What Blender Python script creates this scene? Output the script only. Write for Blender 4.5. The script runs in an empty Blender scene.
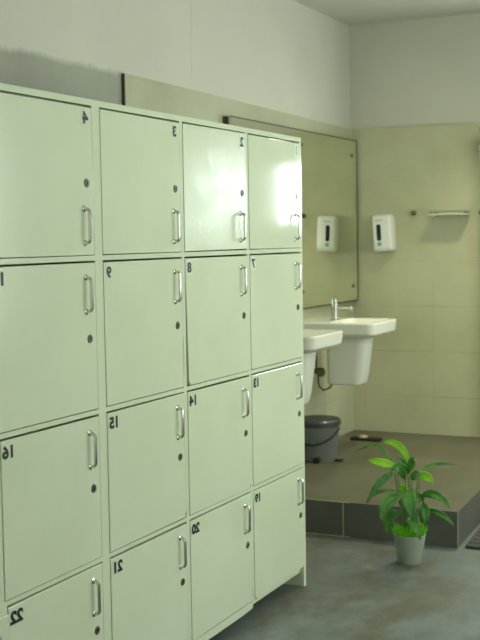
import bpy, bmesh, math, random
from mathutils import Vector, Matrix
random.seed(7)
scn = bpy.context.scene
COL = scn.collection
PI = math.pi

# ------------------------------------------------------------------ materials
def srgb(r, g, b):
    f = lambda c: (c / 12.92) if c <= 0.04045 else ((c + 0.055) / 1.055) ** 2.4
    return (f(r / 255), f(g / 255), f(b / 255), 1)

class NT:
    def __init__(self, name):
        self.m = bpy.data.materials.new(name); self.m.use_nodes = True
        self.n = self.m.node_tree.nodes; self.l = self.m.node_tree.links
        self.b = self.n['Principled BSDF']
        self.tc = self.n.new('ShaderNodeTexCoord')
    def node(self, t, **kw):
        x = self.n.new(t)
        for k, v in kw.items(): setattr(x, k, v)
        return x
    def link(self, a, b): self.l.new(a, b)
    def noise(self, scale, detail=4, rough=0.55, vec=None, stretch=None):
        x = self.node('ShaderNodeTexNoise')
        x.inputs['Scale'].default_value = scale; x.inputs['Detail'].default_value = detail
        x.inputs['Roughness'].default_value = rough
        v = vec or self.tc.outputs['Object']
        if stretch:
            mp = self.node('ShaderNodeMapping'); mp.inputs['Scale'].default_value = stretch
            self.link(v, mp.inputs['Vector']); v = mp.outputs['Vector']
        self.link(v, x.inputs['Vector'])
        return x.outputs['Fac']
    def ramp(self, fac, stops):
        r = self.node('ShaderNodeValToRGB'); e = r.color_ramp.elements
        e[0].position, e[0].color = stops[0]; e[1].position, e[1].color = stops[-1]
        for p, c in stops[1:-1]:
            k = e.new(p); k.color = c
        self.link(fac, r.inputs['Fac']); return r.outputs['Color']
    def mix(self, fac, a, b):
        x = self.node('ShaderNodeMix', data_type='RGBA')
        for s, v in ((x.inputs['Factor'], fac), (x.inputs['A'], a), (x.inputs['B'], b)):
            pass
        fi, ai, bi = x.inputs[0], x.inputs[6], x.inputs[7]
        for s, v in ((fi, fac), (ai, a), (bi, b)):
            if hasattr(v, 'is_output'): self.link(v, s)
            else: s.default_value = v
        return x.outputs[2]
    def math(self, op, a, b=None, c=None):
        x = self.node('ShaderNodeMath', operation=op)
        for i, v in enumerate((a, b, c)):
            if v is None: continue
            if hasattr(v, 'is_output'): self.link(v, x.inputs[i])
            else: x.inputs[i].default_value = v
        return x.outputs[0]
    def xyz(self):
        s = self.node('ShaderNodeSeparateXYZ'); self.link(self.tc.outputs['Object'], s.inputs[0]); return s.outputs
    def bump(self, h, strength=0.2, dist=0.01):
        b = self.node('ShaderNodeBump'); b.inputs['Strength'].default_value = strength; b.inputs['Distance'].default_value = dist
        self.link(h, b.inputs['Height']); self.link(b.outputs[0], self.b.inputs['Normal'])
    def set(self, col=None, rough=None, metal=None, spec=None, **kw):
        for k, v in (('Base Color', col), ('Roughness', rough), ('Metallic', metal), ('Specular IOR Level', spec)):
            if v is None: continue
            if hasattr(v, 'is_output'): self.link(v, self.b.inputs[k])
            else: self.b.inputs[k].default_value = v
        for k, v in kw.items(): self.b.inputs[k.replace('_', ' ')].default_value = v
        return self.m

def plain(name, col, rough=0.5, metal=0, spec=0.5, var=0.06, scale=30):
    t = NT(name)
    dark = tuple(c * (1 - var) for c in col[:3]) + (1,); lite = tuple(min(1, c * (1 + var)) for c in col[:3]) + (1,)
    return t.set(t.ramp(t.noise(scale), [(0.3, dark), (0.7, lite)]), rough, metal, spec)

def grout(t, coord, off, size, w):
    f = t.math('FRACT', t.math('DIVIDE', t.math('SUBTRACT', coord, off), size))
    d = t.math('MULTIPLY', t.math('SUBTRACT', 0.5, t.math('ABSOLUTE', t.math('SUBTRACT', f, 0.5))), size)
    return t.math('LESS_THAN', d, w)

def tile_mat(name, axis, off, d=0):
    t = NT(name); p = t.xyz()
    g = t.math('MAXIMUM', t.math('MULTIPLY', grout(t, p['XYZ'.index(axis)], off, 0.452, 0.0018), 0.6), grout(t, p[2], 0.120, 0.2835, 0.0022))
    n = t.noise(2.2, 6, 0.6)
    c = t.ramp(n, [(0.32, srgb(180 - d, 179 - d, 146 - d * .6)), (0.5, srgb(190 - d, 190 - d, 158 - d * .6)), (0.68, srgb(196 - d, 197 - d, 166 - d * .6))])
    m2 = t.ramp(t.noise(9, 5, .7), [(0.35, (0, 0, 0, 1)), (0.75, (.35, .35, .35, 1))])
    c = t.mix(m2, c, srgb(188, 184, 146))
    worn = t.ramp(t.noise(1.7, 4, .6), [(0.42, (.05, .05, .05, 1)), (0.62, (1, 1, 1, 1))])
    low = t.ramp(t.math('MULTIPLY', p[2], .5), [(0.50, (1, 1, 1, 1)), (0.66, (.22, .22, .22, 1))])
    c = t.mix(t.math('MULTIPLY', t.math('MULTIPLY', g, t.math('MAXIMUM', worn, .25)), t.math('MULTIPLY', low, .6)), c, srgb(118, 112, 78))
    t.bump(t.noise(6, 3), 0.05, 0.01)
    return t.set(c, 0.45, 0, 0.35)

def paint_mat(name, dado=False):
    t = NT(name); p = t.xyz()
    c = t.ramp(t.noise(1.3, 5, .6), [(0.3, srgb(202, 200, 186)), (0.7, srgb(210, 208, 194))])
    h = t.noise(55, 3)
    if dado:
        edge = t.math('ADD', p[2], t.math('MULTIPLY', t.math('SUBTRACT', t.noise(7, 4, .7), 0.5), 0.06))
        f = t.node('ShaderNodeMapRange', clamp=True); f.inputs['From Min'].default_value = 2.128; f.inputs['From Max'].default_value = 2.100; t.link(edge, f.inputs['Value']); f = t.math('MULTIPLY', f.outputs[0], t.math('LESS_THAN', p[1], -.005))
        c = t.mix(f, c, t.ramp(t.noise(3, 5), [(0.3, srgb(158, 159, 146)), (0.7, srgb(170, 171, 157))]))
        # fine crack running down the plaster
        k = t.math('ABSOLUTE', t.math('SUBTRACT', p[1], t.math('ADD', 0.62, t.math('MULTIPLY', t.math('SUBTRACT', t.noise(5, 4), .5), 0.10))))
        k = t.math('MULTIPLY', t.math('LESS_THAN', k, 0.0035), t.math('MULTIPLY', t.math('GREATER_THAN', p[2], 2.16), 0.22))
        c = t.mix(k, c, srgb(120, 118, 105))
    t.bump(h, 0.12, 0.004)
    return t.set(c, 0.75, 0, 0.2)

M = {}
M['tile_back'] = tile_mat('beige wall tile back', 'X', -0.268)
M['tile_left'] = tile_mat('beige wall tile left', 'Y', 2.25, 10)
M['paint'] = paint_mat('white plaster')
M['paint_left'] = paint_mat('white plaster over grey dado', True)
M['ceiling'] = plain('ceiling paint', srgb(206, 206, 196), 0.85, 0, 0.1, 0.03, 2)

t = NT('smooth cement floor')
c = t.ramp(t.noise(1.6, 7, .62), [(0.34, srgb(96, 94, 80)), (0.47, srgb(110, 116, 110)), (0.62, srgb(122, 130, 128))])
blot = t.ramp(t.noise(3.1, 6, .7, stretch=(1.0, .6, 1)), [(0.47, (0, 0, 0, 1)), (0.62, (.75, .75, .75, 1))])
c = t.mix(blot, c, srgb(92, 86, 64))
fine = t.ramp(t.noise(40, 5, .7), [(0.3, (.88, .88, .88, 1)), (0.7, (1.05, 1.05, 1.05, 1))])
mm = t.node('ShaderNodeMix', data_type='RGBA', blend_type='MULTIPLY'); mm.inputs[0].default_value = 1
t.link(c, mm.inputs[6]); t.link(fine, mm.inputs[7])
t.bump(t.noise(12, 5), 0.08, 0.004)
M['floor'] = t.set(mm.outputs[2], t.ramp(t.noise(2.5, 5), [(0.3, (.38, .38, .38, 1)), (0.7, (.6, .6, .6, 1))]), 0, 0.4)

t = NT('brown grey platform tile'); p = t.xyz()
g = t.math('MAXIMUM', grout(t, p[0], -0.132, 0.56, 0.003), grout(t, p[1], 0.781, 0.56, 0.002))
c = t.ramp(t.noise(2.6, 6, .6), [(0.33, srgb(84, 81, 62)), (0.67, srgb(102, 100, 80))])
c = t.mix(t.math('MULTIPLY', g, 0.10), c, srgb(165, 160, 135))
M['platform'] = t.set(c, 0.42, 0, 0.4)
M['platform_front'] = plain('dark grey riser tile', srgb(94, 95, 88), 0.5, 0, 0.4, .12, 7)
M['edge_trim'] = plain('worn riser joint', srgb(172, 165, 140), 0.6)

def locker_paint(name, wrinkle=0.0, rough=0.13):
    t = NT(name)
    c = t.ramp(t.noise(2.2, 5, .6), [(0.3, srgb(213, 220, 190)), (0.7, srgb(221, 228, 200))])
    dirt = t.ramp(t.noise(16, 6, .75), [(0.66, (0, 0, 0, 1)), (0.78, (.35, .35, .35, 1))])
    c = t.mix(dirt, c, srgb(198, 204, 170))
    if wrinkle:
        w = t.noise(26, 3, .5, stretch=(1, 1.9, .55))
        w = t.ramp(t.math('ABSOLUTE', t.math('SUBTRACT', w, .5)), [(0.0, (1, 1, 1, 1)), (0.05, (0, 0, 0, 1))])
        fade = t.ramp(t.noise(5, 2), [(0.42, (0, 0, 0, 1)), (0.6, (1, 1, 1, 1))])
        t.bump(t.math('MULTIPLY', w, fade), wrinkle, 0.006)
    else:
        t.bump(t.noise(9, 3), 0.035, 0.01)
    return t.set(c, rough, 0, 0.75)
M['locker'] = locker_paint('pale green locker enamel')
M['locker_wrinkled'] = locker_paint('pale green enamel under wrinkled film', 0.075, 0.25)
M['locker_gloss'] = locker_paint('glossy pale green enamel', 0.006, 0.08)
M['sticker'] = plain('worn white number sticker', srgb(210, 218, 196), 0.45, 0, .5, .03)
M['digit'] = plain('black printed digit', srgb(12, 13, 18), 0.5)
M['digit_faded'] = plain('faded printed digit', srgb(150, 152, 150), 0.5)
M['chrome'] = plain('brushed chrome', srgb(205, 206, 200), 0.22, 1.0, .5, .03, 60)
M['lock'] = plain('tarnished lock metal', srgb(120, 120, 108), 0.35, 1.0, .5, .1, 60)
M['dark'] = plain('dark slot', srgb(26, 27, 24), 0.6)
M['rust'] = plain('rusty chipped edge', srgb(92, 78, 52), 0.8, 0, .2, .3, 80)
M['bronze'] = plain('tarnished bronze', srgb(120, 116, 84), 0.35, 0.9, .5, .15, 50)
M['ceramic'] = plain('white glazed ceramic', srgb(226, 226, 212), 0.16, 0, .5, .015, 3)
t = NT('mirror silver'); M['mirror'] = t.set(t.ramp(t.noise(2, 3), [(0.3, srgb(240, 242, 226)), (0.7, srgb(243, 245, 230))]), 0.015, 1.0)
M['mirror_edge'] = plain('dark mirror backing', srgb(74, 72, 50), 0.6)
M['plastic_white'] = plain('white glossy plastic', srgb(228, 230, 222), 0.22, 0, .5, .01, 4)
M['plastic_dark'] = plain('black smoked plastic', srgb(24, 26, 22), 0.2)
M['label_blue'] = plain('pale blue label', srgb(118, 160, 158), 0.5)
M['logo_grey'] = plain('grey printed logo', srgb(150, 165, 165), 0.5)
t = NT('frosted acrylic'); M['acrylic'] = t.set(t.ramp(t.noise(8), [(0.3, srgb(222, 224, 206)), (0.7, srgb(230, 232, 214))]), 0.25, 0, .5, Transmission_Weight=0.0)
M['bin_grey'] = plain('grey bin plastic', srgb(108, 113, 107), 0.4, 0, .5, .05, 8)
M['bin_lid'] = plain('dark bin lid', srgb(52, 56, 54), 0.4)
M['black_rubber'] = plain('black rubber', srgb(30, 32, 30), 0.6)
M['mat'] = plain('charcoal mat', srgb(78, 80, 74), 0.8, 0, .2, .25, 120)
M['slab'] = plain('dark brown brush', srgb(44, 38, 28), 0.7)
M['pale_lump'] = plain('pale soap', srgb(190, 182, 150), 0.6)
M['pot'] = plain('pale grey green pot', srgb(150, 160, 144), 0.5, 0, .4, .04, 8)
M['soil'] = plain('dark potting soil', srgb(48, 44, 30), 0.9)
t = NT('glossy green leaf')
c = t.ramp(t.noise(14, 4, .6), [(0.3, srgb(48, 108, 42)), (0.5, srgb(78, 146, 54)), (0.7, srgb(124, 180, 76))])
M['leaf'] = t.set(c, 0.22, 0, 0.6, Coat_Weight=0.8, Coat_Roughness=0.12)
t = NT('lit-tone green leaf'); M['leaf_lit'] = t.set(t.ramp(t.noise(14, 4), [(0.3, srgb(118, 200, 30)), (0.7, srgb(172, 232, 66))]), 0.35, 0, .5)  # brighter leaf copy: warm light from above is put into the colour
M['grass'] = plain('bright green artificial grass', srgb(120, 205, 30), 0.45, 0, .5, .3, 60)
M['stem'] = plain('green stem', srgb(96, 138, 60), 0.5)
t = NT('daylit frosted pane'); t.set((.8, .85, .85, 1), 0.3)
t.b.inputs['Emission Color'].default_value = (0.85, 0.99, 0.98, 1); t.b.inputs['Emission Strength'].default_value = 34.0
M['pane'] = t.m
t = NT('daylit side pane'); t.set((.8, .85, .85, 1), 0.3)
t.b.inputs['Emission Color'].default_value = (0.89, 1.0, 0.94, 1); t.b.inputs['Emission Strength'].default_value = 3.7
M['pane_side'] = t.m
t = NT('lamp diffuser'); t.set((.9, .88, .8, 1), 0.4)
t.b.inputs['Emission Color'].default_value = (1.0, 0.93, 0.66, 1); t.b.inputs['Emission Strength'].default_value = 420.0
M['lamp'] = t.m
M['white_metal'] = plain('white painted metal', srgb(220, 220, 212), 0.4)

# ------------------------------------------------------------------ mesh helpers (world coordinates)
def new(): return bmesh.new()
def add_box(bm, x0, x1, y0, y1, z0, z1, bev=0.0, seg=2, mi=0):
    vs = [bm.verts.new((x, y, z)) for x in (x0, x1) for y in (y0, y1) for z in (z0, z1)]
    q = [(0, 1, 3, 2), (4, 6, 7, 5), (0, 4, 5, 1), (2, 3, 7, 6), (0, 2, 6, 4), (1, 5, 7, 3)]
    fs = [bm.faces.new([vs[i] for i in f]) for f in q]
    for f in fs: f.material_index = mi
    if bev:
        es = list({e for f in fs for e in f.edges})
        r = bmesh.ops.bevel(bm, geom=es, offset=bev, segments=seg, affect='EDGES', profile=0.5)
        for f in r['faces']: f.material_index = mi
    return vs
def ring(bm, c, n, r, u, v, k=16, ru=None):
    return [bm.verts.new(c + u * (math.cos(2 * PI * i / k) * r) + v * (math.sin(2 * PI * i / k) * (ru or r))) for i in range(k)]
def bridge(bm, a, b, mi=0):
    n = len(a)
    for i in range(n):
        f = bm.faces.new((a[i], a[(i + 1) % n], b[(i + 1) % n], b[i])); f.material_index = mi
def cap(bm, a, mi=0):
    f = bm.faces.new(a); f.material_index = mi
def add_tube(bm, pts, rad, k=10, mi=0):
    pts = [Vector(p) for p in pts]; rs = rad if isinstance(rad, (list, tuple)) else [rad] * len(pts)
    prev = None; u = None
    for i, p in enumerate(pts):
        if i == 0: d = pts[1] - pts[0]
        elif i == len(pts) - 1: d = pts[-1] - pts[-2]
        else: d = (pts[i + 1] - pts[i]).normalized() + (pts[i] - pts[i - 1]).normalized()
        d.normalize()
        if u is None:
            u = d.cross(Vector((0, 0, 1)))
            if u.length < .05: u = d.cross(Vector((0, 1, 0)))
        else: u = u - d * u.dot(d)
        u.normalize(); v = d.cross(u)
        rr = ring(bm, p, d, rs[i], u, v, k)
        if prev: bridge(bm, prev, rr, mi)
        else: cap(bm, rr[::-1], mi)
        prev = rr
    cap(bm, prev, mi)
def add_lathe(bm, c, axis, prof, k=24, mi=0):
    """prof: list of (radius, height along the axis)"""
    c = Vector(c); a = Vector(axis).normalized()
    u = a.orthogonal().normalized(); v = a.cross(u); prev = None
    for r, h in prof:
        rr = ring(bm, c + a * h, a, max(r, 1e-4), u, v, k)
        if prev: bridge(bm, prev, rr, mi)
        else: cap(bm, rr[::-1], mi)
        prev = rr
    cap(bm, prev, mi)
def rrect(a0, a1, b0, b1, r, n=6, r2=None):
    """rounded rectangle outline in the (a,b) plane; r on the a1 side, r2 on the a0 side"""
    out = []
    r2 = r if r2 is None else r2
    for (cx, cy, s, rad) in ((a1 - r, b1 - r, 0, r), (a0 + r2, b1 - r2, 1, r2), (a0 + r2, b0 + r2, 2, r2), (a1 - r, b0 + r, 3, r)):
        for i in range(n + 1):
            t_ = (s + i / n) * PI / 2
            out.append((cx + rad * math.cos(t_), cy + rad * math.sin(t_)))
    return out
def add_loft(bm, loops, caps=(True, True), mi=0):
    prev = None
    for i, lp in enumerate(loops):
        vs = [bm.verts.new(p) for p in lp]
        if prev: bridge(bm, prev, vs, mi)
        elif caps[0]: cap(bm, vs[::-1], mi)
        prev = vs
    if caps[1]: cap(bm, prev, mi)

def obj(name, bm, mats, parent=None, smooth=True, angle=21):
    bmesh.ops.recalc_face_normals(bm, faces=bm.faces)
    if smooth:
        for f in bm.faces: f.smooth = True
        for e in bm.edges:
            if len(e.link_faces) == 2 and e.calc_face_angle(0) > math.radians(angle): e.smooth = False
    me = bpy.data.meshes.new(name); 
    root = parent
    off = Vector((0, 0, 0))
    while root is not None:
        off += root.location; root = root.parent
    bmesh.ops.translate(bm, verts=bm.verts, vec=-off)
    bm.to_mesh(me); bm.free()
    for m in (mats if isinstance(mats, (list, tuple)) else [mats]): me.materials.append(m)
    o = bpy.data.objects.new(name, me); COL.objects.link(o)
    if parent: o.parent = parent
    return o
def tag(o, label, cat, group=None):
    o['label'] = label; o['category'] = cat
    if group: o['group'] = group
    return o
def thing(name, label, cat, loc, group=None):
    o = bpy.data.objects.new(name, None); o.empty_display_size = 0.1
    COL.objects.link(o); o.location = loc
    return tag(o, label, cat, group)
def struct(name, bm, mats, smooth=False, parent=None):
    o = obj(name, bm, mats, parent, smooth)
    if parent is None: o['kind'] = 'structure'
    return o
def copy_tree(o, loc):
    r = o.copy(); COL.objects.link(r); r.location = loc
    for ch in list(o.children):
        c = ch.copy(); COL.objects.link(c); c.parent = r
        for g in list(ch.children):
            d = g.copy(); COL.objects.link(d); d.parent = c
    return r

# ------------------------------------------------------------------ room
XW = -0.797; YB = 2.76; ZC = 2.745; ZT = 2.092; XR = 2.75; YF = -5.6; XP = XW - 0.014; YP = YB + 0.014
HP = 0.166   # platform height
b = new(); add_box(b, XP - .1, XR + .1, YF, YP + .1, -.1, 0); struct('floor', b, M['floor'])
b = new(); add_box(b, XP - .1, XR + .1, YF, YP + .1, ZC, ZC + .1); struct('ceiling', b, M['ceiling'])
b = new(); add_box(b, XP - .1, XP, YF, YP + .1, 0, ZC); struct('wall_left', b, M['paint_left'])
# right wall with a wide frosted window
RY0, RY1, RZ0, RZ1 = -2.0, 1.6, 0.85, 2.25
b = new()
for (y0, y1, z0, z1) in ((YF, RY0, 0, ZC), (RY1, YP, 0, ZC), (RY0, RY1, 0, RZ0), (RY0, RY1, RZ1, ZC)):
    add_box(b, XR, XR + .1, y0, y1, z0, z1)
struct('wall_right', b, M['paint'])
b = new(); add_box(b, XR + .03, XR + .04, RY0 + .02, RY1 - .02, RZ0 + .02, RZ1 - .02)
w = struct('window_2', b, M['pane_side'])
b = new()
for (y0, y1, z0, z1) in ((RY0, RY1, RZ0, RZ0 + .03), (RY0, RY1, RZ1 - .03, RZ1), (RY0, RY0 + .03, RZ0 + .03, RZ1 - .03), (RY1 - .03, RY1, RZ0 + .03, RZ1 - .03), (-0.22, -0.18, RZ0 + .03, RZ1 - .03)):
    add_box(b, XR + .01, XR + .05, y0, y1, z0, z1)
obj('window_frame', b, M['white_metal'], w, False)
# back wall with a window opening
WX0, WX1, WZ0, WZ1 = 0.68, 1.295, 1.49, 1.90
b = new()
for (x0, x1, z0, z1) in ((XP, WX0, 0, ZC), (WX1, XR, 0, ZC), (WX0, WX1, 0, WZ0), (WX0, WX1, WZ1, ZC)):
    add_box(b, x0, x1, YP, YP + .1, z0, z1)
struct('wall_back', b, M['paint'])
b = new()
for (x0, x1, z0, z1) in ((XW, WX0, 0, ZT), (WX1, XR, 0, ZT), (WX0, WX1, 0, WZ0), (WX0, WX1, WZ1, ZT)):
    add_box(b, x0, x1, YB, YP, z0, z1)
struct('trim_1', b, M['tile_back'])
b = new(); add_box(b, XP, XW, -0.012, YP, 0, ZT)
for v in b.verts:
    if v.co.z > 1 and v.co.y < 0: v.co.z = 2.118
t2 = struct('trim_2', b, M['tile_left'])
b = new(); add_box(b, XP, XW + .001, -0.018, -0.012, 0, 2.114); obj('raw_tile_edge', b, M['mirror_edge'], t2, False)
# window
b = new(); add_box(b, WX0 + .02, WX1 - .02, YP + .01, YP + .02, WZ0 + .02, WZ1 - .02)
w = struct('window_1', b, M['pane'])
b = new()
for (x0, x1, z0, z1) in ((WX0, WX1, WZ0, WZ0 + .025), (WX0, WX1, WZ1 - .025, WZ1), (WX0, WX0 + .025, WZ0 + .025, WZ1 - .025), (WX1 - .025, WX1, WZ0 + .025, WZ1 - .025)):
    add_box(b, x0, x1, YP - .005, YP + .03, z0, z1)
obj('window_frame', b, M['white_metal'], w, False)

# raised platform with a slightly skewed free end
def prism(bm, poly, z0, z1):
    add_loft(bm, [[(x, y, z0) for x, y in poly], [(x, y, z1) for x, y in poly]])
poly = [(XW, 0.781), (0.4185, 0.781), (0.322, YB), (XW, YB)]
b = new(); prism(b, poly, 0, HP)
for f in b.faces:
    n = f.normal; f.normal_update()
    if abs(f.normal.z) < .5: f.material_index = 1
pf = obj('floor_platform', b, [M['platform'], M['platform_front']], None, False); pf['kind'] = 'structure'
b = new()
for x in (-0.132, ): add_box(b, x - .0025, x + .0025, .7797, .7815, .004, HP - .002)
add_box(b, .4155, .4195, .7797, .7835, .002, HP)
add_box(b, XW, -.10, .7797, .785, HP - .003, HP + .0006)
add_box(b, XW, -.10, .7795, .781, 0.0, .004)
obj('edge_joint', b, M['edge_trim'], pf, False)

# ------------------------------------------------------------------ lockers
YR = [-0.0227, -0.5207, -1.0157, -1.5284, -2.024, -2.519]      # right edges of the six columns
YL = [-0.4955, -0.9895, -1.4819, -1.9895, -2.489, -2.984]
YL[3] = -1.9715
def left(c_, r_): return YL[c_] - ({0: .024, 1: .022, 2: .010}.get(r_, 0) if c_ == 3 else 0)
def right(c_, r_): return YR[c_] + ({0: -.010, 1: -.008, 2: .002}.get(r_, .0105) if c_ == 4 else 0)
ZTOP = [1.7830, 1.3500, 0.9137, 0.4867]; ZBOT = [1.3723, 0.9351, 0.5071, 0.0840]
HL = 1.806; YE = -3.01; DEP = 0.45
lk = thing('locker_bank', 'long pale green metal locker bank with four rows of numbered doors', 'lockers', (0, -1.5, 0))
# face frame with one hole for each door
b = new()
def loop(pts):
    vs = [b.verts.new((0, y, z)) for y, z in pts]
    return [b.edges.new((vs[i], vs[(i + 1) % len(vs)])) for i in range(len(vs))]
es = loop([(0, 0), (0, HL), (YE, HL), (YE, 0), (YE + .022, 0), (YE + .022, 0.05), (-0.6, 0.052), (-.513, .056), (-.512, .078), (-.30, .078), (-.28, .083), (-.022, .083), (-.0222, 0)])
G = 0.0015
for c_ in range(6):
    for r_ in range(4):
        if c_ == 0 and r_ == 3:
            es += loop([(YR[c_] + .001, ZTOP[r_] + .004), (YL[c_] - G, ZTOP[r_] + .004), (YL[c_] - G, .0865), (YR[c_] + .001, .0865)])
            continue
        es += loop([(right(c_, r_) + .005, ZTOP[r_] + .0055), (left(c_, r_) - G, ZTOP[r_] + .0055), (left(c_, r_) - G, ZBOT[r_] - .0025), (right(c_, r_) + .005, ZBOT[r_] - .0025)])
bmesh.ops.triangle_fill(b, use_beauty=True, edges=es)
ex = bmesh.ops.extrude_face_region(b, geom=list(b.faces))
bmesh.ops.translate(b, verts=[v for v in ex['geom'] if isinstance(v, bmesh.types.BMVert)], vec=(-.018, 0, 0))
obj('face_frame', b, M['locker'], lk, False)
b = new()
add_box(b, -DEP, -.018, -.02, 0, 0, HL); add_box(b, -DEP, -.018, YE, YE + .02, 0, HL)
add_box(b, -DEP, -.018, YE + .02, -.02, HL - .018, HL); add_box(b, -DEP + .012, -.018, YE + .02, -.02, .056, .076)
add_box(b, -DEP, -DEP + .012, YE + .02, -.02, 0, HL - .018)  # unseen back panel, taken to the floor to block light beneath the bank
for c_ in range(5):
    ym = (YL[c_] + YR[c_ + 1]) / 2; add_box(b, -DEP + .012, -.018, ym - .006, ym + .006, .076, HL - .018)
for r_ in range(3):
    zm = (ZBOT[r_] + ZTOP[r_ + 1]) / 2; add_box(b, -DEP + .012, -.018, YE + .02, -.02, zm - .005, zm + .005)
obj('carcass', b, M['locker'], lk, False)

def digits(bm, txt, y, z, h, x, mi, bold=0.018):
    """mirrored numerals standing in the YZ plane, centred at y,z"""
    cu = bpy.data.curves.new('numeral', 'FONT'); cu.body = txt; cu.align_x = 'CENTER'; cu.align_y = 'CENTER'; cu.size = 1; cu.offset = bold
    cu.resolution_u = 4
    o = bpy.data.objects.new('numeral', cu); COL.objects.link(o)
    dg = bpy.context.evaluated_depsgraph_get(); dg.update()
    me = bpy.data.meshes.new_from_object(o.evaluated_get(dg))
    hh_ = [v.co.y for v in me.vertices]; my = (max(hh_) + min(hh_)) / 2; s = h / (max(hh_) - min(hh_))
    vs = [bm.verts.new((x, y - v.co.x * s * 1.22, z + (v.co.y - my) * s)) for v in me.vertices]
    for p in me.polygons:
        try:
            f = bm.faces.new([vs[i] for i in p.vertices]); f.material_index = mi
        except ValueError: pass
    bpy.data.objects.remove(o); bpy.data.curves.remove(cu); bpy.data.meshes.remove(me)

HX = 0.003   # front of a door
FADED = {1}
for r_ in range(4):
    for c_ in range(6):
        num = r_ * 6 + c_ + 1
        yl, yr, zb, zt = left(c_, r_), right(c_, r_), ZBOT[r_], ZTOP[r_]
        piv = Vector((0, yl, zb))
        mat = {1: M['locker_gloss'], 2: M['locker_wrinkled'], 7: M['locker_gloss']}.get(num, M['locker'])
        b = new(); add_box(b, -.010, HX, yl, yr, zb, zt, .002, 2)
        if num == 8:      # hangs a little crooked at its hinge side
            for v in b.verts:
                if v.co.y < yl + .01: v.co.y += .012 * (1 - (v.co.z - zb) / (zt - zb)) - .001
        for v in b.verts:                # small sag, each door its own
            v.co.z += (random.Random(num).uniform(-.0018, .0018)) * (v.co.y - yl) / (yr - yl)
        bmesh.ops.translate(b, verts=b.verts, vec=(0, 0, 0))
        d = obj('locker_door', b, mat, lk, False)
        # handle
        hy = yr - (.054 if c_ != 2 else .048); zc = {0: 1.453, 1: 1.262, 2: .825, 3: .402}[r_]; hh = .048
        if c_ == 3: hy = yr - .050
        b = new()
        X0 = HX; sx = .0185
        pts = [(X0, hy, zc + hh)] + [(X0 + sx * .35, hy, zc + hh - .001)] + [(X0 + sx - .012 + .012 * math.sin(a_), hy, zc + hh - .013 + .012 * math.cos(a_)) for a_ in (0, .5, 1.05, 1.57)]
        pts += [(p[0], p[1], 2 * zc - p[2]) for p in pts[::-1]]
        add_tube(b, pts, .0050, 10)
        for s in (1, -1): add_lathe(b, (X0 - .001, hy, zc + s * hh), (1, 0, 0), [(.009, 0), (.009, .003), (.006, .005)], 14)
        hd = obj('handle', b, M['chrome'], d); hd['label'] = 'chrome pull handle'
        # cam lock
        lz = {0: 1.572, 1: 1.137, 2: .712, 3: .302}[r_]; ly = yr - (.034 if r_ == 0 else .036)
        b = new(); add_lathe(b, (X0 - .001, ly, lz), (1, 0, 0), [(.0125, 0), (.0125, .002), (.0105, .0042), (.009, .0042), (.008, .0036)], 18)
        add_box(b, X0 + .0030, X0 + .0040, ly - .0015, ly + .0015, lz - .006, lz + .006, 0, 1, 1)
        k = obj('cam_lock', b, [M['lock'], M['dark']], d); k['label'] = 'round tarnished metal lock'
        # number sticker
        zn = zt - .030
        ny = (yr - .034 if r_ == 0 else yl + ({10: .022, 16: .029, 22: .032}.get(num, .024 if num < 10 else .034)))
        wn = .032 if num < 10 else .058
        b = new(); add_box(b, X0 - .0005, X0 + .0006, ny - wn / 2, ny + wn / 2, zn - .024, zn + .024)
        digits(b, str(num), ny, zn, .035, X0 + .0012, 1, .05)
        obj('number_sticker', b, [M['sticker'] if num in (1, 2, 7, 8, 13) else mat, M['digit_faded'] if num in FADED else M['digit']], d, False)
        if num == 23:     # the door at the frame's edge stands ajar on its far hinge
            d.location = Vector((0, yl, 0)) - lk.location + Vector((0, 0, 0))
            sh = Matrix.Translation((0, -(yl + 1.5), 0))
            d.data.transform(sh)
            for ch in d.children: ch.data.transform(sh)
            d.rotation_euler.z = -math.radians(4.2)
        # chipped, rusted corners
        chips = {8: [(yl + .012, zb + .006, .010, .012)], 15: [(yr - .004, zb + .012, .008, .016)], 14: [(yr - .004, zb + .008, .01, .008)], 9: [(yr + .001, zb + .10, .003, .2)],
                 20: [(yr + .001, zb + .03, .003, .05)], 19: [(yl + .004, zb + .002, .012, .012)]}.get(num)
        if chips:
            b = new()
            for (cy, cz, w_, h_) in chips:
                n_ = 9; vs = [b.verts.new((HX + .0006, cy + math.cos(2 * PI * i / n_) * w_ / 2 * random.uniform(.6, 1.1), cz + math.sin(2 * PI * i / n_) * h_ / 2 * random.uniform(.6, 1.1))) for i in range(n_)]
                b.faces.new(vs)
            obj('paint_chip', b, M['rust'], d, False)

# ------------------------------------------------------------------ mirror on the left wall
mr = thing('wall_mirror', 'large frameless mirror on the left wall above the two wash basins', 'mirror', (XW, 1.84, 1.004))
XM = -0.757; MY0, MY1, MZ0, MZ1 = 0.911, 2.745, 1.004, 2.018
b = new(); add_box(b, XW, XM - .004, MY0 + .004, MY1 - .004, MZ0 + .004, MZ1 - .004); obj('backing_board', b, M['mirror_edge'], mr, False)
b = new(); add_box(b, XM - .004, XM, MY0, MY1, MZ0, MZ1); obj('mirror_glass', b, M['mirror'], mr, False)
b = new()
for (y0, y1, z0, z1) in ((MY0, MY1, MZ1 - .006, MZ1), (MY0, MY1, MZ0, MZ0 + .008), (MY0, MY0 + .006, MZ0 + .008, MZ1 - .006), (MY1 - .010, MY1, MZ0 + .008, MZ1 - .006)):
    add_box(b, XM, XM + .0015, y0, y1, z0, z1)
obj('edge_strip', b, M['mirror_edge'], mr, False)
for (y, z) in ((2.648, 1.919), (2.654, 1.103), (1.83, 1.935), (1.83, 1.103), (1.0, 1.93), (1.0, 1.10)):
    b = new(); add_lathe(b, (XM - .001, y, z), (1, 0, 0), [(.011, 0), (.011, .004), (.007, .009)], 14); obj('screw_cap', b, M['bronze'], mr)

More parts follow.
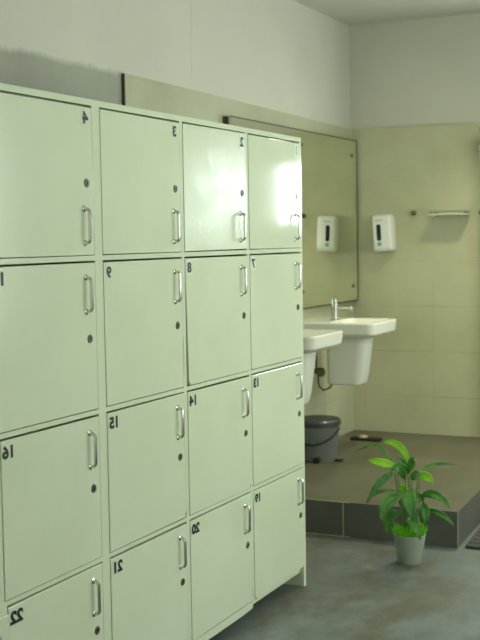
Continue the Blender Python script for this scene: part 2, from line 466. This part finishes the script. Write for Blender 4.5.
# ------------------------------------------------------------------ wash basins
def make_basin(y0, y1, label):
    yc = (y0 + y1) / 2
    root = thing('wash_basin', label, 'basin', (XW, yc, HP), 'wash basins on the left wall')
    x0, x1 = XW - .002, -0.300; ZR = .937; ZB = .862
    def L(a0, a1, b0, b1, r, z, r2=.012): return [(x, y, z) for x, y in rrect(a0, a1, b0, b1, r, 6, r2)]
    b = new()
    add_loft(b, [L(x0, x1 - .050, y0 + .045, y1 - .045, .05, ZB - .012), L(x0, x1 - .018, y0 + .016, y1 - .016, .05, ZB), L(x0, x1 - .006, y0 + .004, y1 - .004, .045, ZB + .012),
                 L(x0, x1, y0, y1, .045, ZR - .008), L(x0, x1 - .002, y0 + .002, y1 - .002, .043, ZR - .002), L(x0, x1 - .008, y0 + .008, y1 - .008, .040, ZR),
                 L(x0 + .215, x1 - .026, y0 + .028, y1 - .028, .05, ZR, .05), L(x0 + .222, x1 - .034, y0 + .036, y1 - .036, .05, ZR - .012, .05),
                 L(x0 + .235, x1 - .06, y0 + .07, y1 - .07, .06, ZR - .05, .06), L(x0 + .26, x1 - .10, yc - .10, yc + .10, .06, ZR - .06, .06)])
    obj('bowl', b, M['ceramic'], root)
    b = new()
    py0, py1 = yc - .10, yc + .085
    add_loft(b, [L(-.628, -.445, py0 + .02, py1 - .02, .03, .576, .03), L(-.628, -.430, py0 + .010, py1 - .010, .045, .583, .03), L(-.628, -.415, py0 + .005, py1 - .005, .05, .64, .03),
                 L(-.628, -.393, py0, py1, .05, .82, .03), L(-.628, -.388, py0 - .003, py1 + .003, .05, .855, .03)])
    obj('half_pedestal', b, M['ceramic'], root)
    b = new(); fx = -.607
    add_lathe(b, (fx, yc, ZR - .002), (0, 0, 1), [(.026, 0), (.026, .005), (.019, .009), (.019, .100), (.016, .106)], 20)
    add_tube(b, [(fx, yc, ZR + .074), (fx + .05, yc, ZR + .077), (fx + .095, yc, ZR + .074), (fx + .108, yc, ZR + .066)], [.011, .0105, .010, .009], 12)
    fa = obj('faucet', b, M['chrome'], root); fa['label'] = 'chrome single lever tap'
    b = new(); add_lathe(b, (fx, yc, ZR + .104), (0, 0, 1), [(.019, 0), (.019, .014), (.014, .020)], 18)
    add_tube(b, [(fx, yc, ZR + .115), (fx - .01, yc + .025, ZR + .125), (fx - .015, yc + .05, ZR + .135)], [.008, .006, .005], 10)
    obj('lever', b, M['chrome'], fa)
    b = new(); add_lathe(b, ((x0 + x1) / 2 + .075, yc, ZR - .061), (0, 0, 1), [(.022, 0), (.022, .003), (.012, .004)], 18); obj('drain', b, M['chrome'], root)
    return root
bs = make_basin(1.715, 2.155, 'white ceramic wash basin nearer the back corner, under the mirror')
nb = copy_tree(bs, (XW, 1.935 - .87, HP)); nb['label'] = 'white wash basin partly hidden behind the locker end, above the grey bin'

# angle valve between the basins
XV = XW - .002
av = thing('angle_valve', 'small dark bronze valve with hose on the tiles beside the far basin', 'valve', (XW, 2.02, .62))
vy, vz = 2.02, .63
b = new(); add_lathe(b, (XV, vy, vz), (1, 0, 0), [(.028, 0), (.026, .006), (.016, .010), (.016, .05), (.021, .052), (.021, .085), (.012, .088)], 16); obj('valve_body', b, M['bronze'], av)
b = new(); add_lathe(b, (XW + .068, vy - .010, vz), (.45, -1, 0), [(.010, 0), (.010, .025), (.026, .027), (.028, .045), (.020, .052)], 14); obj('valve_knob', b, M['bronze'], av)
b = new(); add_tube(b, [(XW + .05, vy, vz - .012), (XW + .05, vy, vz - .06), (XW + .055, vy + .0, vz - .09), (XW + .075, vy + .02, vz - .115), (XW + .11, vy + .03, vz - .10), (XW + .14, vy + .03, vz - .05)], .006, 8); obj('hose', b, M['bronze'], av)
b = new(); add_tube(b, [(XW + .04, vy, vz + .012), (XW + .04, vy - .005, vz + .09), (XW + .04, vy + .0, vz + .2)], .006, 8); obj('hose', b, M['bronze'], av)

# ------------------------------------------------------------------ pedal bin
BX, BY = -.640, 1.735
pb = thing('pedal_bin', 'grey pedal bin with dark lid under the near basin', 'bin', (BX, BY, HP))
b = new(); add_lathe(b, (BX, BY, HP), (0, 0, 1), [(.108, 0.0), (.112, .010), (.122, .195), (.124, .20), (.110, .20)], 36); obj('bin_body', b, M['bin_grey'], pb)
b = new(); add_lathe(b, (BX, BY, HP + .197), (0, 0, 1), [(.128, 0), (.132, .004), (.131, .026), (.122, .036), (.08, .042), (.001, .044)], 36); obj('bin_lid', b, M['bin_lid'], pb)
b = new()
hp = []
for i in range(17):
    a_ = PI * i / 16
    hp.append((BX + .129 * math.cos(a_) , BY - .129 * math.sin(a_) * .97 , HP + .185 - .085 * math.sin(a_)))
add_tube(b, hp, .0055, 8); obj('bail_handle', b, M['black_rubber'], pb)
b = new(); add_box(b, BX + .02, BX + .055, BY - .125, BY - .09, HP, HP + .03, .004); obj('pedal', b, M['black_rubber'], pb)
b = new(); add_box(b, BX + .11, BX + .15, BY - .03, BY + .015, HP, HP + .012, .004); obj('hinge_foot', b, M['black_rubber'], pb)

# small dark brush lying on the platform near the corner
sb = thing('scrub_brush', 'small dark flat brush with a pale lump, lying on the platform near the corner', 'brush', (-.60, 2.43, HP))
b = new(); add_box(b, -.69, -.50, 2.385, 2.45, HP, HP + .018, .006); obj('brush_back', b, M['slab'], sb)
b = new(); add_lathe(b, (-.615, 2.42, HP + .017), (0, 0, 1), [(.028, 0), (.026, .008), (.012, .014)], 14); obj('soap_lump', b, M['pale_lump'], sb)

# ------------------------------------------------------------------ back wall fittings
sd = thing('soap_dispenser', 'white plastic soap dispenser with dark window on the back wall tiles', 'dispenser', (-.55, YB, 1.43))
def sl(y, g, ztop, zbot): return [(x, y, z) for x, z in rrect(-.618 + g, -.494 - g, zbot + g, ztop - g, .020 - g * .5, 5)]
b = new()
add_loft(b, [sl(YB, .004, 1.545, 1.315), sl(YB - .03, 0, 1.548, 1.312), sl(YB - .085, 0.001, 1.548, 1.316), sl(YB - .098, .006, 1.544, 1.320), sl(YB - .102, .016, 1.538, 1.326)])
obj('housing', b, M['plastic_white'], sd, True, 50)
b = new(); add_loft(b, [[(x, y, z) for x, z in rrect(-.588 , -.560, 1.385, 1.488, .010, 4)] for y in (YB - .101, YB - .1035)]); obj('level_window', b, M['plastic_dark'], sd)
b = new(); add_box(b, -.585, -.560, YB - .103, YB - .1015, 1.352, 1.376); obj('blue_label', b, M['label_blue'], sd, False)
b = new()
for i in range(5): add_box(b, -.596 + i * .0105, -.589 + i * .0105, YB - .1035, YB - .1015, 1.506 + i * .0008, 1.513 + i * .0008)
obj('printed_logo', b, M['logo_grey'], sd, False)

sd.rotation_euler.y = -math.radians(2.5); sd.location.x -= .012
def hook(x, z, label):
    h = thing('wall_hook', label, 'hook', (x, YB, z), 'round hooks on the back wall')
    b = new(); add_lathe(b, (x, YB, z), (0, -1, 0), [(.013, 0), (.012, .004), (.006, .007), (.005, .022)], 16); obj('hook_base', b, M['bronze'], h)
    b = new(); add_lathe(b, (x, YB - .020, z), (0, -1, 0), [(.006, 0), (.014, .004), (.016, .010), (.012, .016), (.003, .018)], 16); obj('hook_knob', b, M['bronze'], h)
    return h
hk = hook(-.386, 1.552, 'round bronze hook between the soap dispenser and the shelf')
h2 = copy_tree(hk, (0.040, YB, 1.545)); h2['label'] = 'round bronze hook at the right edge, beside the shelf'

sh = thing('wall_shelf', 'small acrylic soap shelf with chrome rail on the back wall', 'shelf', (-.16, YB, 1.54))
b = new(); add_box(b, -.262, -.032, YB - .130, YB - .003, 1.535, 1.541, .001, 1); obj('shelf_plate', b, M['acrylic'], sh)
b = new(); add_tube(b, [(-.262, YB - .002, 1.556), (-.262, YB - .12, 1.556), (-.254, YB - .131, 1.556), (-.045, YB - .131, 1.556), (-.037, YB - .12, 1.556), (-.037, YB - .002, 1.556)], .0045, 10); obj('rail', b, M['chrome'], sh)
for x in (-.243, -.055):
    b = new(); add_box(b, x - .012, x + .012, YB - .05, YB, 1.528, 1.562, .003); obj('bracket', b, M['chrome'], sh)

sv = thing('shower_fitting', 'metal shower pipe and valve at the right edge of the back wall', 'shower', (0.055, YB, 1.9))
b = new(); add_tube(b, [(.052, YB - .05, HP), (.052, YB - .05, 1.98), (.054, YB - .07, 2.03), (.06, YB - .13, 2.045)], .012, 12); obj('riser_pipe', b, M['chrome'], sv)
b = new(); add_lathe(b, (.052, YB - .05, 1.86), (0, 0, 1), [(.012, 0), (.020, .02), (.022, .08), (.030, .10), (.022, .112), (.012, .14)], 16); obj('shower_valve', b, M['chrome'], sv)
for z in (1.34, 1.97):
    b = new(); add_lathe(b, (.052, YB, z), (0, -1, 0), [(.024, 0), (.020, .01), (.010, .014), (.010, .05)], 16); obj('wall_clamp', b, M['chrome'], sv)

# ------------------------------------------------------------------ floor mat right of the step
fm = thing('floor_mat', 'dark charcoal mat lying on the floor right of the raised step', 'mat', (.8, 1.1, 0))
def mat_loop(z, g): return [(.449 + g, .792 + g, z), (1.15 - g, .775 + g, z), (1.15 - g, 1.42 - g, z), (.405 + g, 1.42 - g, z)]
b = new(); add_loft(b, [mat_loop(0.0, .006), mat_loop(.004, 0), mat_loop(.012, 0), mat_loop(.015, .004)]); obj('mat_pad', b, M['mat'], fm, False)
b = new()
for i in range(9):
    y = .84 + i * .065; add_box(b, .46 - i * .0045 * 0.9, 1.13, y, y + .022, .0149, .018, .001, 1)
obj('ribs', b, M['mat'], fm, False)

# ------------------------------------------------------------------ potted plant
PX, PY = .287, .478
pp = thing('potted_plant', 'leafy artificial green plant in a pale pot on the floor before the step', 'plant', (PX, PY, 0))
b = new(); add_lathe(b, (PX, PY, 0), (0, 0, 1), [(.048, 0), (.050, .004), (.068, .112), (.070, .122), (.070, .126), (.066, .127), (.063, .110)], 32); obj('pot', b, M['pot'], pp)
b = new(); add_lathe(b, (PX, PY, .1), (0, 0, 1), [(.058, 0), (.0625, .012), (.02, .016)], 20); obj('soil', b, M['soil'], pp)
def blade(bm, P0, P1, P2, w, n=10, fold=.5, ref=None, mi=0, shape=.85):
    """leaf through P0 (base), P1 (mid), P2 (tip)"""
    P0, P1, P2 = Vector(P0), Vector(P1), Vector(P2)
    ctrl = P1 * 2 - (P0 + P2) * .5
    rows = []
    for i in range(n + 1):
        t_ = i / n
        p = P0 * (1 - t_) ** 2 + ctrl * 2 * t_ * (1 - t_) + P2 * t_ ** 2
        d = ((ctrl - P0) * 2 * (1 - t_) + (P2 - ctrl) * 2 * t_).normalized()
        s = d.cross(ref or Vector((0, -1, .15)))
        if s.length < .15: s = d.cross(Vector((1, 0, 0)))
        s.normalize(); up = s.cross(d).normalized()
        ww = w * .5 * (math.sin(PI * min(1, t_ ** shape)) ** .8 + .04 * (1 - t_)) + .0006
        rows.append([bm.verts.new(p + s * (k * ww) - up * (-fold * ww * abs(k)) ) for k in (-1, -.5, 0, .5, 1)])
    for a_, c_ in zip(rows, rows[1:]):
        for k in range(4):
            f = bm.faces.new((a_[k], a_[k + 1], c_[k + 1], c_[k])); f.material_index = mi
# base, middle, tip, width, painted as lit?
LV = [((.288, .487, .438), (.23, .51, .503), (.154, .52, .509), .036, 1),
      ((.211, .477, .435), (.14, .486, .497), (.034, .49, .466), .017, 0),
      ((.236, .456, .423), (.179, .438, .438), (.116, .43, .446), .040, 1),
      ((.232, .449, .395), (.174, .422, .351), (.121, .41, .262), .036, 0),
      ((.226, .484, .312), (.128, .502, .287), (.078, .51, .232), .017, 0),
      ((.339, .481, .400), (.393, .494, .433), (.500, .50, .438), .016, 0),
      ((.332, .460, .386), (.376, .446, .390), (.404, .44, .362), .042, 1),
      ((.296, .463, .409), (.268, .454, .443), (.238, .45, .461), .030, 0),
      ((.263, .452, .298), (.205, .43, .265), (.178, .42, .185), .060, 0),
      ((.297, .428, .330), (.325, .374, .300), (.340, .35, .215), .068, 0),
      ((.344, .463, .295), (.413, .454, .313), (.479, .45, .257), .040, 0),
      ((.360, .452, .238), (.437, .43, .239), (.504, .42, .189), .026, 0),
      ((.250, .477, .215), (.197, .486, .181), (.181, .49, .105), .060, 0),
      ((.305, .425, .228), (.345, .366, .213), (.378, .34, .140), .062, 0),
      ((.354, .446, .274), (.38, .414, .244), (.38, .40, .180), .040, 0),
      ((.232, .481, .313), (.25, .494, .320), (.272, .50, .292), .036, 1),
      ((.291, .449, .393), (.322, .422, .457), (.33, .41, .468), .036, 0),
      ((.281, .439, .369), (.277, .398, .419), (.26, .38, .426), .036, 0),
      ((.311, .442, .370), (.344, .406, .405), (.367, .39, .397), .036, 0),
      ((.305, .487, .274), (.321, .51, .283), (.34, .52, .261), .045, 0),
      ((.290, .455, .390), (.262, .43, .425), (.225, .42, .405), .042, 0)]
for (p0, p1, p2, w_, br) in LV:
    b = new(); blade(b, p0, p1, p2, w_ * .9)
    lf = obj('leaf', b, M['leaf_lit'] if br else M['leaf'], pp, True, 60)
    sol = lf.modifiers.new('thickness', 'SOLIDIFY'); sol.thickness = .0012
    # its stalk, from the soil to the leaf base
    b = new(); base = Vector((PX + (p0[0] - PX) * .25, PY + (p0[1] - PY) * .25, .112)); e = Vector(p0)
    add_tube(b, [base, base.lerp(e, .5) + Vector((0, 0, .02)), e], [.0032, .0026, .0018], 7)
    obj('stem', b, M['stem'], lf)
b = new()
for i in range(120):
    a_ = random.uniform(0, 2 * PI); r_ = .058 * math.sqrt(random.random()); p = Vector((PX + r_ * math.cos(a_), PY + r_ * math.sin(a_), .112))
    q = p + Vector((math.cos(a_) * r_ * .35 + random.uniform(-.01, .01), math.sin(a_) * r_ * .35 + random.uniform(-.01, .01), random.uniform(.03, .065)))
    blade(b, p, p.lerp(q, .5) + Vector((0, 0, .004)), q, .007, 4, .1)
gr = obj('grass_tuft', b, M['grass'], pp, True, 60); gr['kind'] = 'stuff'

# ------------------------------------------------------------------ lamps and daylight
LX, LY = .42, 1.80
cl = thing('ceiling_lamp', 'white cylindrical lamp on the ceiling above the platform', 'lamp', (LX, LY, ZC))
b = new(); add_lathe(b, (LX, LY, ZC), (0, 0, -1), [(.125, 0), (.125, .20), (.118, .20), (.118, .05), (.001, .05)], 32); obj('lamp_can', b, M['white_metal'], cl)
b = new(); add_lathe(b, (LX, LY, ZC - .052), (0, 0, -1), [(.085, 0), (.08, .02), (.05, .03), (.001, .034)], 28); obj('bulb', b, M['lamp'], cl)

wld = bpy.data.worlds.new('daylight'); scn.world = wld; wld.use_nodes = True
bg = wld.node_tree.nodes['Background']; bg.inputs[0].default_value = (.95, .98, .83, 1); bg.inputs[1].default_value = .62

# ------------------------------------------------------------------ camera
R = Vector((0.901882, 0.43169, -0.015857)); U = Vector((-0.015559, 0.069146, 0.997485)); F = Vector((-0.431701, 0.899368, -0.069078))
cd = bpy.data.cameras.new('camera'); co = bpy.data.objects.new('camera', cd); COL.objects.link(co)
mw = Matrix((R, U, -F)).transposed().to_4x4(); mw.translation = (1.80421, -4.342184, 1.410768)
co.matrix_world = mw
cd.sensor_fit = 'VERTICAL'; cd.sensor_height = 36; cd.lens = 1174.407 / 640 * 36; cd.clip_start = .05
cd.dof.use_dof = True; cd.dof.focus_distance = 3.7; cd.dof.aperture_fstop = 5.6
scn.camera = co
vs = scn.view_settings; vs.view_transform = 'Standard'; vs.look = 'None'; vs.gamma = 1; vs.exposure = 0.14; vs.use_curve_mapping = False
